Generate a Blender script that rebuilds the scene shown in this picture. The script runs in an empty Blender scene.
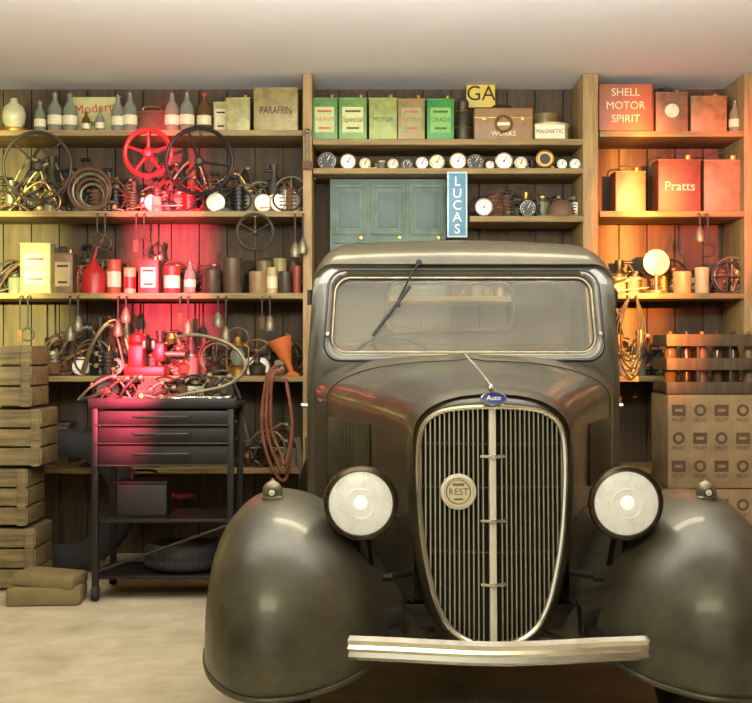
import bpy, bmesh, math, random
from mathutils import Vector, Matrix, Euler
F=1267.0; CAMZ=1.37; D0=8.1
def X(u,d=D0): return (u-376)*d/F
def Z(v,d=D0): return CAMZ-(v-351.5)*d/F
def L(px,d=D0): return px*d/F
scene=bpy.context.scene
# ---------------------------------------------------------------- materials
def lin(c):
    o=[]
    for x in c:
        x=x/255.0
        o.append(x/12.92 if x<=0.04045 else ((x+0.055)/1.055)**2.4)
    return o
MATS={}
def mat(name,col,rough=.6,metal=0.0,var=.3,scale=9,bump=.0,coat=0,emit=0,dirt=None,stretch=None):
    if name in MATS: return MATS[name]
    m=bpy.data.materials.new(name); m.use_nodes=True
    nt=m.node_tree; b=nt.nodes['Principled BSDF']
    c=lin(col)
    tc=nt.nodes.new('ShaderNodeTexCoord'); mp=nt.nodes.new('ShaderNodeMapping')
    nt.links.new(tc.outputs['Object'],mp.inputs['Vector'])
    if stretch: mp.inputs['Scale'].default_value=stretch
    n=nt.nodes.new('ShaderNodeTexNoise'); n.inputs['Scale'].default_value=scale; n.inputs['Detail'].default_value=6
    n.inputs['Roughness'].default_value=.65
    nt.links.new(mp.outputs[0],n.inputs['Vector'])
    r=nt.nodes.new('ShaderNodeValToRGB')
    r.color_ramp.elements[0].position=.3; r.color_ramp.elements[1].position=.7
    dc=lin(dirt) if dirt else [x*(1-var) for x in c]
    r.color_ramp.elements[0].color=(*dc,1); r.color_ramp.elements[1].color=(*[min(1,x*(1+var*.6)) for x in c],1)
    nt.links.new(n.outputs['Fac'],r.inputs['Fac']); nt.links.new(r.outputs['Color'],b.inputs['Base Color'])
    b.inputs['Roughness'].default_value=rough; b.inputs['Metallic'].default_value=metal
    b.inputs['Coat Weight'].default_value=coat
    mr=nt.nodes.new('ShaderNodeMapRange'); mr.inputs['To Min'].default_value=max(.03,rough-.12); mr.inputs['To Max'].default_value=min(1,rough+.15)
    nt.links.new(n.outputs['Fac'],mr.inputs['Value']); nt.links.new(mr.outputs[0],b.inputs['Roughness'])
    if bump:
        bp=nt.nodes.new('ShaderNodeBump'); bp.inputs['Strength'].default_value=bump; bp.inputs['Distance'].default_value=.01
        nt.links.new(n.outputs['Fac'],bp.inputs['Height']); nt.links.new(bp.outputs[0],b.inputs['Normal'])
    if emit:
        b.inputs['Emission Color'].default_value=(*c,1); b.inputs['Emission Strength'].default_value=emit
    MATS[name]=m; return m
def glass(name,col,alpha=.8,rough=.03):
    m=bpy.data.materials.new(name); m.use_nodes=True; nt=m.node_tree
    for n in list(nt.nodes): nt.nodes.remove(n)
    o=nt.nodes.new('ShaderNodeOutputMaterial'); t=nt.nodes.new('ShaderNodeBsdfTransparent'); g=nt.nodes.new('ShaderNodeBsdfPrincipled')
    t.inputs['Color'].default_value=(*lin(col),1)
    g.inputs['Base Color'].default_value=(*[x*.7 for x in lin(col)],1); g.inputs['Roughness'].default_value=rough
    mx=nt.nodes.new('ShaderNodeMixShader'); ns=nt.nodes.new('ShaderNodeTexNoise'); ns.inputs['Scale'].default_value=3
    mr=nt.nodes.new('ShaderNodeMapRange'); mr.inputs['To Min'].default_value=1-alpha-.06; mr.inputs['To Max'].default_value=1-alpha+.1
    nt.links.new(ns.outputs['Fac'],mr.inputs['Value']); nt.links.new(mr.outputs[0],mx.inputs['Fac'])
    nt.links.new(t.outputs[0],mx.inputs[1]); nt.links.new(g.outputs[0],mx.inputs[2]); nt.links.new(mx.outputs[0],o.inputs['Surface'])
    MATS[name]=m; return m
PAINT=mat('car_paint',(42,39,31),.34,.2,.25,3.5,coat=.35,dirt=(72,66,48))
FPAINT=mat('fender_paint',(50,49,41),.38,.25,.3,5,coat=.2,dirt=(94,91,76),bump=.06)
DARKP=mat('dark_paint',(28,25,20),.35,.2,.3,6)
CHROME=mat('chrome',(240,238,226),.2,.85,.08,14)
NICKEL=mat('grille_bar_metal',(196,192,170),.32,.75,.15,20)
RUBBER=mat('rubber',(30,28,26),.75,0,.3,20)
BLACK=mat('black_metal',(28,25,23),.42,.3,.3,12)
STEEL=mat('worn_steel',(138,128,104),.42,.6,.45,25)
RUST=mat('rusty_iron',(104,68,44),.75,.1,.5,18,bump=.4)
BRASS=mat('brass',(170,132,68),.35,.8,.3,15)
DKST=mat('dark_steel',(66,59,48),.5,.4,.4,20)
CREAM=mat('cream_enamel',(230,222,190),.4,0,.12,12,dirt=(204,190,146))
WHITE=mat('white_face',(240,238,222),.4,0,.08,12)
RED=mat('red_enamel',(186,34,34),.38,0,.25,12)
ORANGE=mat('orange_plastic',(206,106,54),.45,0,.15,10)
WOOD=mat('shelf_wood',(150,126,74),.6,0,.35,5,bump=.2,dirt=(100,78,42),stretch=(.6,4,9))
WOODD=mat('dark_wood',(82,64,40),.7,0,.35,5,bump=.2,dirt=(46,36,24),stretch=(6,3,.7))
WOODP=mat('pale_wood',(168,138,88),.6,0,.25,5,bump=.2,dirt=(124,96,56),stretch=(7,4,.7))
CRATEW=mat('crate_wood',(128,110,68),.7,0,.3,6,bump=.25,dirt=(74,62,36),stretch=(.7,4,8))
CARD=mat('cardboard',(150,126,90),.85,0,.15,6,dirt=(116,96,66))
INK=mat('black_ink',(38,30,24),.7,0,.1)
BLUE=mat('blue_enamel',(28,58,170),.3,0,.1)
TEALP=mat('teal_paint',(104,126,112),.6,0,.3,7,bump=.15,dirt=(70,84,74))
LEATH=mat('brown_leather',(104,78,50),.6,0,.3,9)
LINING=mat('headlining_cloth',(140,122,84),.9,0,.15,9)
SIGNB=mat('sign_blue',(70,130,160),.45,0,.2,8)
YEL=mat('yellow_enamel',(216,186,56),.45,0,.2,8)
GBROWN=glass('amber_glass',(150,110,60),.55)
GCLEAR=glass('clear_glass',(200,205,180),.62)
WSG=glass('windscreen_glass',(236,230,210),.86,.06)
# ---------------------------------------------------------------- mesh builder
class B:
    def __init__(s): s.v=[];s.f=[];s.fm=[];s.mats=[]
    def mi(s,m):
        if m not in s.mats: s.mats.append(m)
        return s.mats.index(m)
    def add(s,vs,fs,m,M=None):
        o=len(s.v); k=s.mi(m)
        for p in vs:
            p=Vector(p)
            if M is not None: p=M@p
            s.v.append(p)
        for f in fs: s.f.append([i+o for i in f]); s.fm.append(k)
    def box(s,c,d,m,rot=(0,0,0),bev=.004):
        bm=bmesh.new(); bmesh.ops.create_cube(bm,size=1)
        for v in bm.verts: v.co=Vector((v.co.x*d[0],v.co.y*d[1],v.co.z*d[2]))
        b=min(bev,min(d)*.3)
        if b>0: bmesh.ops.bevel(bm,geom=bm.edges[:],offset=b,segments=2,profile=.6,affect='EDGES')
        bm.verts.index_update()
        M=Matrix.Translation(c)@Euler(rot).to_matrix().to_4x4()
        s.add([v.co.copy() for v in bm.verts],[[v.index for v in f.verts] for f in bm.faces],m,M); bm.free()
    def lathe(s,prof,m,o=(0,0,0),axis='z',seg=24,rot=(0,0,0),cap=True):
        vs=[];fs=[]
        for r,h in prof:
            for i in range(seg):
                a=2*math.pi*i/seg; vs.append((r*math.cos(a),r*math.sin(a),h))
        n=len(prof)
        for j in range(n-1):
            for i in range(seg):
                i2=(i+1)%seg; fs.append([j*seg+i,j*seg+i2,(j+1)*seg+i2,(j+1)*seg+i])
        if cap and prof[0][0]>1e-5: fs.append([i for i in range(seg)][::-1])
        if cap and prof[-1][0]>1e-5: fs.append([(n-1)*seg+i for i in range(seg)])
        A={'z':Matrix.Identity(4),'y':Matrix.Rotation(-math.pi/2,4,'X'),'x':Matrix.Rotation(math.pi/2,4,'Y')}[axis]
        s.add(vs,fs,m,Matrix.Translation(o)@Euler(rot).to_matrix().to_4x4()@A)
    def cyl(s,c,r,h,m,axis='z',seg=20,rot=(0,0,0)):
        b=min(r,h)*.12
        s.lathe([(r-b,-h/2),(r,-h/2+b),(r,h/2-b),(r-b,h/2)],m,c,axis,seg,rot)
    def tube(s,pts,r,m,closed=False,seg=8):
        pts=[Vector(p) for p in pts]; n=len(pts); vs=[];fs=[]
        up=None
        for i,p in enumerate(pts):
            a=pts[(i-1)%n] if (closed or i>0) else p
            b=pts[(i+1)%n] if (closed or i<n-1) else p
            t=(b-a).normalized()
            if up is None:
                up=t.cross(Vector((0,0,1)))
                if up.length<.1: up=t.cross(Vector((0,1,0)))
                if up.length<.1: up=Vector((1,0,0))
                up.normalize()
            up=(up-t*up.dot(t))
            if up.length<1e-5: up=t.orthogonal()
            up.normalize(); w=t.cross(up)
            rr=r[i] if isinstance(r,(list,tuple)) else r
            for k in range(seg):
                q=2*math.pi*k/seg; vs.append(p+up*math.cos(q)*rr+w*math.sin(q)*rr)
        for j in range(n if closed else n-1):
            j2=(j+1)%n
            for k in range(seg):
                k2=(k+1)%seg; fs.append([j*seg+k,j*seg+k2,j2*seg+k2,j2*seg+k])
        if not closed:
            fs.append(list(range(seg))[::-1]); fs.append([(n-1)*seg+k for k in range(seg)])
        s.add(vs,fs,m)
    def ring(s,c,R_,r,m,plane='xz',n=40,seg=8,sq=1,M=None):
        P=[]
        for i in range(n):
            a=2*math.pi*i/n; x=R_*math.cos(a); y=R_*math.sin(a)*sq
            P.append({'xz':(c[0]+x,c[1],c[2]+y),'xy':(c[0]+x,c[1]+y,c[2]),'yz':(c[0],c[1]+x,c[2]+y)}[plane])
        if M is not None: P=[M@Vector(p) for p in P]
        s.tube(P,r,m,True,seg)
    def loft(s,loops,m,closed=True,flip=False):
        n=len(loops[0]); vs=[p for l in loops for p in l]; fs=[]
        for j in range(len(loops)-1):
            for i in range(n if closed else n-1):
                i2=(i+1)%n; f=[j*n+i,j*n+i2,(j+1)*n+i2,(j+1)*n+i]
                fs.append(f[::-1] if flip else f)
        s.add(vs,fs,m)
    def text(s,t,size,c,m,rot=(math.pi/2,0,0),sx=1,ext=.001,fit=None):
        cu=bpy.data.curves.new('t','FONT'); cu.body=t; cu.size=size; cu.extrude=ext; cu.align_x='CENTER'; cu.align_y='CENTER'; cu.resolution_u=3
        ob=bpy.data.objects.new('t',cu); scene.collection.objects.link(ob)
        dg=bpy.context.evaluated_depsgraph_get(); me=bpy.data.meshes.new_from_object(ob.evaluated_get(dg))
        sc=1
        if fit and len(me.vertices):
            w=max(v.co.x for v in me.vertices)-min(v.co.x for v in me.vertices)
            sc=fit/w if w>fit else 1
        M=Matrix.Translation(c)@Euler(rot).to_matrix().to_4x4()@Matrix.Diagonal((sx*sc,max(sc,.7),1,1))
        s.add([v.co.copy() for v in me.vertices],[list(p.vertices) for p in me.polygons],m,M)
        bpy.data.objects.remove(ob); bpy.data.curves.remove(cu); bpy.data.meshes.remove(me)
    def done(s,name,loc=(0,0,0),parent=None,ang=35,flat=False,rot=(0,0,0)):
        me=bpy.data.meshes.new(name); me.from_pydata([tuple(v) for v in s.v],[],s.f)
        for m in s.mats: me.materials.append(m)
        me.polygons.foreach_set('material_index',s.fm)
        me.polygons.foreach_set('use_smooth',[not flat]*len(s.f)); me.update()
        if not flat: me.set_sharp_from_angle(angle=math.radians(ang))
        ob=bpy.data.objects.new(name,me); scene.collection.objects.link(ob); ob.location=loc; ob.rotation_euler=rot
        if parent: ob.parent=parent
        return ob
def crv(P,k=8,closed=False):
    P=[Vector(p) for p in P]; n=len(P); o=[]
    rng=range(n if closed else n-1)
    for i in rng:
        g=lambda j:(P[j%n] if closed else P[max(0,min(n-1,j))])
        a,b,c,d=g(i-1),g(i),g(i+1),g(i+2)
        for q in range(k):
            t=q/k; o.append(.5*((2*b)+(c-a)*t+(2*a-5*b+4*c-d)*t*t+(3*b-a-3*c+d)*t**3))
    if not closed: o.append(P[-1])
    return o
def interp(T,x):
    if x<=T[0][0]: return T[0][1:]
    for a,b in zip(T,T[1:]):
        if x<=b[0]:
            t=(x-a[0])/(b[0]-a[0]); return [p+(q-p)*t for p,q in zip(a[1:],b[1:])]
    return T[-1][1:]
# ---------------------------------------------------------------- room
CEIL=3.15; WY=8.62
def slab(name,c,d,m): b=B(); b.box((0,0,0),d,m,bev=0); return b.done(name,c,flat=True)
CONC=mat('concrete',(196,186,160),.75,0,.2,2.5,bump=.15,dirt=(156,142,112))
PLAST=mat('white_plaster',(250,248,244),.85,0,.02,2)
slab('floor',(0,4,-.05),(6.4,10,.1),CONC)
slab('ceiling',(0,4,CEIL+.05),(6.4,10,.1),PLAST)
b=B(); x=-3.1
while x<3.1:
    w=.19; b.box((x+w/2,0,CEIL/2),(w-.006,.04,CEIL),WOODD,bev=.004); x+=w
b.box((0,.04,CEIL/2),(6.3,.04,CEIL),WOODD,bev=0)
b.done('wall_back',(0,WY,0))
slab('wall_left',(-3.1,4,CEIL/2),(.1,10,CEIL),mat('wall_plaster_l',(150,134,84),.85,0,.2,3))
slab('wall_right',(3.1,4,CEIL/2),(.1,10,CEIL),mat('wall_plaster_r',(140,104,74),.85,0,.2,3))
# ---------------------------------------------------------------- shelving
PT=.036
def shelving(u0,u1,vs,posts,extra=()):
    b=B(); dep=WY-.025-D0
    for v in vs:
        b.box(((X(u0)+X(u1))/2,dep/2,Z(v)-PT/2),(X(u1)-X(u0),dep,PT),WOOD,bev=.003)
    for (a,c,m) in posts:
        b.box(((X(a)+X(c))/2,dep/2-.006,CEIL/2-.002),(X(c)-X(a),dep,CEIL-.006),m,bev=.003)
    for (a,c,v) in extra:
        b.box(((X(a)+X(c))/2,dep/2,Z(v)-PT/2),(X(c)-X(a),dep,PT),WOOD,bev=.003)
    return b.done('wooden_shelving',(0,D0,0))
shelving(-70,303,[130,211,293,376,468],[(-80,-70,WOODD),(303,312,WOODP)])
shelving(313,583,[139,168,296,380,468],[(583,598,WOODP)],extra=[(470,583,216)])
shelving(600,744,[131,211,293,376,468],[(744,753,WOODP)])
def zs(v): return Z(v)+.001
# ---------------------------------------------------------------- shelf goods
def tin(u,vb,w,h,col,d=8.28,dep=.13,label=None,txt=None,handle=True,name='oil_tin',tc=None,disc=None):
    W=L(w,d);H=L(h,d); m=mat('tin_%d_%d_%d'%col,col,.42,.15,.3,14,dirt=tuple(int(c*.72) for c in col)); b=B()
    hh=H*.84 if handle else H
    b.box((0,0,hh/2),(W,dep,hh),m,bev=.008)
    b.box((0,0,.004),(W+.006,dep+.006,.008),m); b.box((0,0,hh-.004),(W+.006,dep+.006,.008),m)
    if handle:
        b.cyl((W*.28,0,hh+H*.05),W*.12,H*.1,BRASS); 
        b.tube(crv([(-W*.35,0,hh-.002),(-W*.3,0,hh+H*.12),(0,0,hh+H*.14),(W*.12,0,hh+H*.1),(W*.14,0,hh)],5),.005,DKST)
    if label:
        lm=mat('label_%d_%d_%d'%label,label,.6,0,.15,20); b.box((0,-dep/2-.001,hh*.48),(W*.74,.004,hh*.6),lm,bev=0)
        b.box((0,-dep/2-.002,hh*.68),(W*.55,.004,hh*.05),tc or INK,bev=0); b.box((0,-dep/2-.002,hh*.28),(W*.45,.004,hh*.05),tc or INK,bev=0)
    if disc: b.cyl((0,-dep/2-.004,hh*.55),W*.22,.01,disc,'y')
    if txt: b.text(txt,W*.34,(0,-dep/2-.005,hh*.48),tc or INK,fit=W*.7)
    return b.done(name,(X(u,d),d,zs(vb)))
def bottle(u,vb,h,d=8.25,g=None,cap=STEEL,r=None,lab=True):
    H=L(h,d); r=r or H*.17; b=B(); g=g or GCLEAR
    b.lathe([(r*.8,0),(r,.01),(r,H*.55),(r*.85,H*.64),(r*.4,H*.76),(r*.34,H*.9),(r*.4,H*.92)],g,seg=20)
    b.lathe([(r*.85,.012),(r*.9,H*.3),(r*.86,H*.5),(r*.1,H*.51)],mat('old_oil',(120,74,22),.3),seg=18)
    b.lathe([(r*.45,H*.9),(r*.45,H*.94),(r*.2,H*.97),(r*.12,H),(0,H)],cap,seg=14)
    if lab: b.lathe([(r*1.01,H*.2),(r*1.02,H*.2),(r*1.02,H*.42),(r*1.01,H*.42)],CREAM,seg=20)
    return b.done('oil_bottle',(X(u,d),d,zs(vb)))
def wheel(u,v,rp,m,spk=3,thick=.012,d=8.03,name='steering_wheel',a0=90,hub=.03):
    r=L(rp,d); b=B(); b.ring((0,0,0),r,thick,m,n=48)
    for i in range(spk):
        a=math.radians(a0+360/spk*i); e=(r*math.cos(a),0,r*math.sin(a)); 
        b.tube([(0,.012,0),(e[0]*.5,.01,e[2]*.5),e],[thick*.8,thick*.6,thick*.6],m)
    b.lathe([(0,-.02),(hub*.6,-.018),(hub,-.005),(hub,.02),(hub*.7,.03)],DKST if m!=RED else m,axis='y')
    b.tube([(0,-.02,r+.001-thick*2),(0,D0-d-.001,r-thick*2)],.004,STEEL)
    return b.done(name,(X(u,d),d,Z(v,d)))
def gear(b,c,r,w,m,axis='z',teeth=14,rot=(0,0,0)):
    vs=[];fs=[];n=teeth*4
    for h in (-w/2,w/2):
        for rr in (0,1):
            for i in range(n):
                R_=r*(1.0 if i%4<2 else .87) if rr else r*.3
                a=2*math.pi*i/n; vs.append((R_*math.cos(a),R_*math.sin(a),h))
    def q(l,i): return l*n+(i%n)
    for i in range(n):
        fs+= [[q(0,i),q(0,i+1),q(1,i+1),q(1,i)][::-1],[q(2,i),q(2,i+1),q(3,i+1),q(3,i)],[q(1,i),q(1,i+1),q(3,i+1),q(3,i)],[q(0,i),q(2,i),q(2,i+1),q(0,i+1)]]
    A={'z':Matrix.Identity(4),'y':Matrix.Rotation(-math.pi/2,4,'X'),'x':Matrix.Rotation(math.pi/2,4,'Y')}[axis]
    b.add(vs,fs,m,Matrix.Translation(c)@Euler(rot).to_matrix().to_4x4()@A)
def heap(u0,u1,z,hp,seed,n,d=8.3,dep=.26,name='engine_parts_pile',pal=None,kinds='gcpprfbtwjsseehllvyrp'):
    r=random.Random(seed); b=B(); W=L(u1-u0,d); H=L(hp,d); pal=pal or [STEEL,DKST,RUST,BRASS,DKST,RUST,BLACK,DKST,STEEL]
    for i in range(n):
        k=r.choice(kinds); x=r.uniform(-W/2+.03,W/2-.03); y=r.uniform(-dep/2,dep/2-.04); m=r.choice(pal); s=r.uniform(.35,1)
        if k=='g':
            q=min(.07,H*.4*s+.015); gear(b,(x,y,q),q,.025,m,'y',r.choice([12,16,20]),rot=(r.uniform(-.3,.2),0,r.uniform(-.6,.6)))
            b.cyl((x,y,q),q*.3,.06,DKST,'y',rot=(0,0,r.uniform(-.3,.3)))
        elif k=='c':
            h=H*s; q=min(.04,h*.35+.01); b.lathe([(q,0),(q,h*.6),(q*.6,h*.7),(q*.6,h*.9),(q*.75,h*.9),(q*.75,h)],m,(x,y,0),seg=18)
        elif k=='p':
            l=min(W*.4,.2)*s; z0=r.uniform(.015,H*.6)
            b.tube(crv([(x-l,y,.012),(x-l*.4,y-.03,z0),(x+l*.4,y,z0*1.3+.02),(x+l,y+.02,.014)],5),r.uniform(.005,.010),m)
            b.cyl((x+l*.4,y,z0*1.3+.02),.018,.025,STEEL,'x')
        elif k=='r':
            q=min(.12,H*.45*s+.01); b.ring((x,y,q),q-.006,.007,m,n=28); b.tube([(x-q,y,q),(x+q,y,q)],.005,m); b.tube([(x,y,.006),(x,y,2*q-.01)],.005,m)
        elif k=='f':
            h=H*.6*s; b.cyl((x,y,h/2),.014,h,m); b.cyl((x,y,h),.034,.012,m); b.cyl((x,y,.008),.04,.016,m); b.cyl((x,y-.03,h*.6),.014,.06,m,'y')
        elif k=='b':
            h=H*.4*s+.02; b.box((x,y,h/2),(r.uniform(.05,.1),.08,h),m,(0,0,r.uniform(-.5,.5)),.01); b.cyl((x,y,h+.012),.022,.03,STEEL); b.cyl((x+.01,y-.045,h*.5),.016,.02,BRASS,'y')
        elif k=='t':
            l=H*.95*s+.02; a=r.uniform(-.9,.9); b.tube([(x,y,.01),(x+l*math.sin(a),y+.03,l*math.cos(a))],.006,m); b.lathe([(0,-.014),(.012,-.008),(.015,0),(.012,.008),(0,.014)],BRASS,(x+l*math.sin(a),y+.03,l*math.cos(a)),seg=12)
        elif k=='j':
            h=min(.14,H*.8*s+.02); q=h*.35; b.lathe([(q,0),(q,h*.8),(q*.8,h*.86)],GCLEAR,(x,y,0),seg=18); b.lathe([(q*.9,.004),(q*.9,h*.45)],r.choice([RUST,STEEL,BRASS]),(x,y,0),seg=14); b.cyl((x,y,h*.93),q*.88,h*.14,m)
        elif k=='s':
            h=H*.6*s+.03; q=.022; b.tube([(x+q*math.cos(t*.9),y+q*math.sin(t*.9),.006+t*h/50) for t in range(50)],.004,m,seg=6)
        elif k=='e':
            h=min(.16,H*.75*s+.03); q=min(.055,h*.45)
            b.cyl((x,y,h/2),q*.7,h,m)
            for t in range(6): b.cyl((x,y,h*(.12+.15*t)),q,h*.05,m)
        elif k=='h':
            q=min(.06,H*.35*s+.02); b.lathe([(0,-.01),(q*.8,-.006),(q*.92,0)],WHITE,(x,y-.02,q),'y',22); b.lathe([(q*.92,0),(q,-.006),(q*1.02,.01),(q*.8,q*.6),(q*.3,q),(0,q*1.05)],r.choice([CHROME,BRASS,BLACK]),(x,y-.02,q),'y',22,cap=False)
        elif k=='l':
            h=H*.8*s+.02; b.box((x,y,.012),(.08,.06,.024),m); b.tube(crv([(x,y,.02),(x+.01,y,h*.5),(x-.05*s,y,h)],5),.007,m); b.cyl((x-.05*s,y,h),.012,.06,BLACK,'x')
        elif k=='v':
            q=min(.09,H*.45*s+.02); b.ring((x,y-.02,q*.8+.006),q,.006,RUBBER,n=28,sq=.8)
        elif k=='y':
            h=min(.12,H*.6*s+.02); b.lathe([(h*.3,0),(h*.45,h*.1),(h*.5,h*.5),(h*.2,h*.75),(h*.2,h),(h*.28,h)],m,(x,y,0),seg=16); b.tube(crv([(x+h*.45,y,h*.3),(x+h*.8,y,h*.5),(x+h*.3,y,h*.7)],4),.004,m)
        else:
            b.box((x,y-.05,.012+H*.1*s),(.16*s+.05,.022,.008),STEEL,(0,r.uniform(-.25,.25),r.uniform(-.3,.3)),.002)
    return b.done(name,((X(u0,d)+X(u1,d))/2,d,z))
def gauge(u,vb,r_px,d=8.2,m=CHROME,face=WHITE,name='dashboard_gauge'):
    r=L(r_px,d); b=B(); dep=.05
    b.lathe([(r*.7,dep),(r*.95,dep*.7),(r,.006),(r,0),(r*.86,-.004),(r*.84,.004)],m,axis='y',o=(0,0,r)); b.cyl((0,.003,r),r*.84,.006,face,'y')
    b.box((r*.1,-.004,r*1.2),(.004,.003,r*.7),INK if face!=BLACK else WHITE,(0,.5,0),0); b.cyl((0,-.004,r),r*.1,.006,INK,'y')
    for i in range(9):
        a=i/8*4.4-.6; b.box((math.cos(a)*r*.68,-.001,r+math.sin(a)*r*.68),(.004,.003,.008),INK if face!=BLACK else WHITE,bev=0)
    return b.done(name,(X(u,d),d,zs(vb)))
def spoutcan(u,vb,h,m,d=8.25):
    H=L(h,d); r=H*.2; b=B()
    b.lathe([(r,0),(r,H*.32),(r*.8,H*.4),(r*.25,H*.52),(r*.16,H*.6)],m,seg=22)
    b.tube([(0,0,H*.58),(r*.2,0,H*.75),(r*.9,0,H)],[.012,.008,.004],m)
    b.tube(crv([(-r*.95,0,H*.08),(-r*1.4,0,H*.2),(-r*1.2,0,H*.42),(-r*.4,0,H*.48)],6),.005,m)
    return b.done('oil_can_with_spout',(X(u,d),d,zs(vb)))
def roundtin(u,vb,w,h,col,d=8.25,name='round_tin',lab=None):
    r=L(w,d)/2;H=L(h,d); m=mat('rt_%d_%d_%d'%col,col,.45,.1,.25,14); b=B()
    b.lathe([(r*.96,0),(r,.005),(r,H*.8),(r*1.04,H*.8),(r*1.04,H*.97),(r*.95,H)],m,seg=28)
    if lab: b.lathe([(r*1.005,H*.2),(r*1.012,H*.2),(r*1.012,H*.65),(r*1.005,H*.65)],lab,seg=28)
    return b.done(name,(X(u,d),d,zs(vb)))
# left unit top row
lb=B(); w=L(48,8.4); lb.box((0,0,L(21)),(w,.012,L(42)),mat('sign_enamel',(196,190,124),.45,0,.2,10),bev=.002); lb.text('Modern',.085,(0,-.01,L(30)),RED,rot=(math.pi/2,-.1,0),fit=w*.85); lb.text('OILS',.05,(0,-.01,L(14)),INK)
lb.tube([(-w*.3,0,.2),(-w*.3,.1,.003)],.005,STEEL); lb.tube([(w*.3,0,.2),(w*.3,.1,.003)],.005,STEEL); lb.done('enamel_sign',(X(95,8.4),8.4,zs(130)))
for u,h in ((40,34),(55,43),(70,42),(118,40),(130,43),(172,43),(187,44)): bottle(u,130,h)
bottle(204,130,42,g=GBROWN,cap=RED); bottle(100,130,26); bottle(86,130,24,g=GBROWN)
tin(222,130,15,40,(190,176,120),d=8.38,label=(214,204,160)); tin(239,130,24,42,(160,152,92)); tin(277,130,44,44,(142,126,70),dep=.2,txt='PARAFFIN',handle=False)
bl=B(); bl.lathe([(.08,0),(.08,.03),(.05,.04),(.07,.07),(.078,.12),(.065,.17),(.03,.2),(.02,.23),(0,.23)],mat('milk_glass',(180,176,146),.3),seg=24); bl.lathe([(.082,0),(.085,.02),(.082,.035)],BRASS,seg=24); bl.done('lamp_globe',(X(14,8.25),8.25,zs(130)))
bl=B(); bl.box((0,0,.08),(.24,.16,.16),RUST,bev=.01); bl.box((0,0,.165),(.25,.17,.02),RUST); bl.tube(crv([(-.06,0,.17),(-.05,0,.21),(.05,0,.21),(.06,0,.17)],4),.006,BRASS); bl.done('metal_cash_box',(X(151,8.4),8.44,zs(130)))
# hanging wheels
wheel(37,166,34,DKST,4,.011,a0=45,hub=.035); wheel(199,161,33,BLACK,3,.013,a0=-10,hub=.03,d=7.99)
wheel(148,153,23,RED,5,.015,name='valve_handwheel',hub=.035); wheel(255,232,18,DKST,6,.010,name='pulley_wheel',hub=.02)
heap(60,122,zs(211),56,3,34,d=8.36,dep=.18); heap(0,60,zs(211),35,31,24); heap(125,200,zs(211),46,4,36,pal=[RED,STEEL,DKST,RUST,RUST,DKST]); heap(203,300,zs(211),54,5,64)
heap(0,300,zs(211),68,105,110,d=8.49,dep=.10)
bl=B()
for i in range(4): bl.ring((0,i*.025,.14-i*.01),.135-.02*i,.010,STEEL if i%2 else RUST,n=36)
bl.done('hose_coil',(X(92,8.2),8.13,zs(211)))
# row 3
tin(38,293,30,50,(186,180,112),d=8.22,label=(222,214,170),txt='MOTOR OIL',handle=False,tc=RED); tin(65,293,20,48,(120,90,56),label=(176,150,100)); spoutcan(94,293,60,RED)
roundtin(114,293,14,34,(170,80,54),lab=CREAM); roundtin(130,293,12,26,(176,160,110),lab=RED)
tin(150,293,20,40,(160,50,44),label=(214,200,160)); roundtin(172,293,16,28,(186,54,40),lab=CREAM); bottle(190,293,34)
heap(196,300,zs(293),46,9,50,d=8.49,dep=.10); heap(4,140,zs(293),62,92,60,d=8.49,dep=.10)
for u,w,h,c in ((212,18,24,(70,58,44)),(232,18,36,(92,70,52)),(258,18,22,(150,120,80)),(272,11,26,(182,160,110)),(285,13,22,(60,50,40)),(297,9,28,(140,60,40))): roundtin(u,293,w,h,c,d=8.2,lab=CREAM if h==26 else None)
for u,w,h,c in ((264,16,34,(110,96,60)),(280,14,36,(170,150,96)),(294,11,34,(84,66,44))): roundtin(u,293,w,h,c,d=8.35)
heap(145,195,zs(293),54,44,26,d=8.49,dep=.10)
# row 4
heap(50,120,zs(376),66,11,56); heap(200,300,zs(376),52,13,64,d=8.42,dep=.2); heap(120,200,zs(376),64,113,40,d=8.48,dep=.1)
bl=B()
bl.box((0,0,.03),(.26,.2,.06),RED,bev=.012); bl.box((-.06,0,.12),(.1,.14,.16),RED,bev=.02); bl.box((.09,0,.15),(.07,.14,.12),RED,bev=.02); bl.box((-.005,0,.2),(.02,.15,.05),STEEL); bl.box((.055,0,.2),(.02,.15,.05),STEEL)
bl.cyl((.17,0,.14),.018,.16,STEEL,'x'); bl.tube([(.24,-.08,.18),(.24,.1,.1)],.008,STEEL); bl.lathe([(.05,.2),(.06,.22),(.05,.26),(0,.28)],RED,(-.06,0,0)); bl.done('bench_vice',(X(146,8.2),8.22,zs(376)))
bl=B()
bl.lathe([(.06,0),(.06,.04),(.03,.06),(.035,.07)],BRASS); bl.lathe([(.035,.07),(.05,.11),(.05,.14),(.03,.18)],GCLEAR); bl.lathe([(.035,.18),(.05,.19),(.03,.22),(.02,.25),(0,.25)],BRASS)
for s in (-1,1): bl.tube([(s*.055,0,.03),(s*.07,0,.06),(s*.07,0,.18),(s*.03,0,.21)],.005,BRASS)
bl.ring((0,0,.24),.07,.003,STEEL); bl.done('hurricane_lantern',(X(238,8.2),8.18,zs(376)))
bl=B(); h=L(40,8.1); bl.lathe([(.075,h),(.08,h),(.079,h-.015),(.02,h*.3),(.012,0),(.01,0),(.018,h*.3),(.073,h-.012)],ORANGE,seg=28,rot=(0,-.35,0)); bl.lathe([(.05,0),(.05,.004),(.014,.03)],ORANGE); bl.done('plastic_funnel',(X(292,8.12),8.19,zs(376)))
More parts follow.
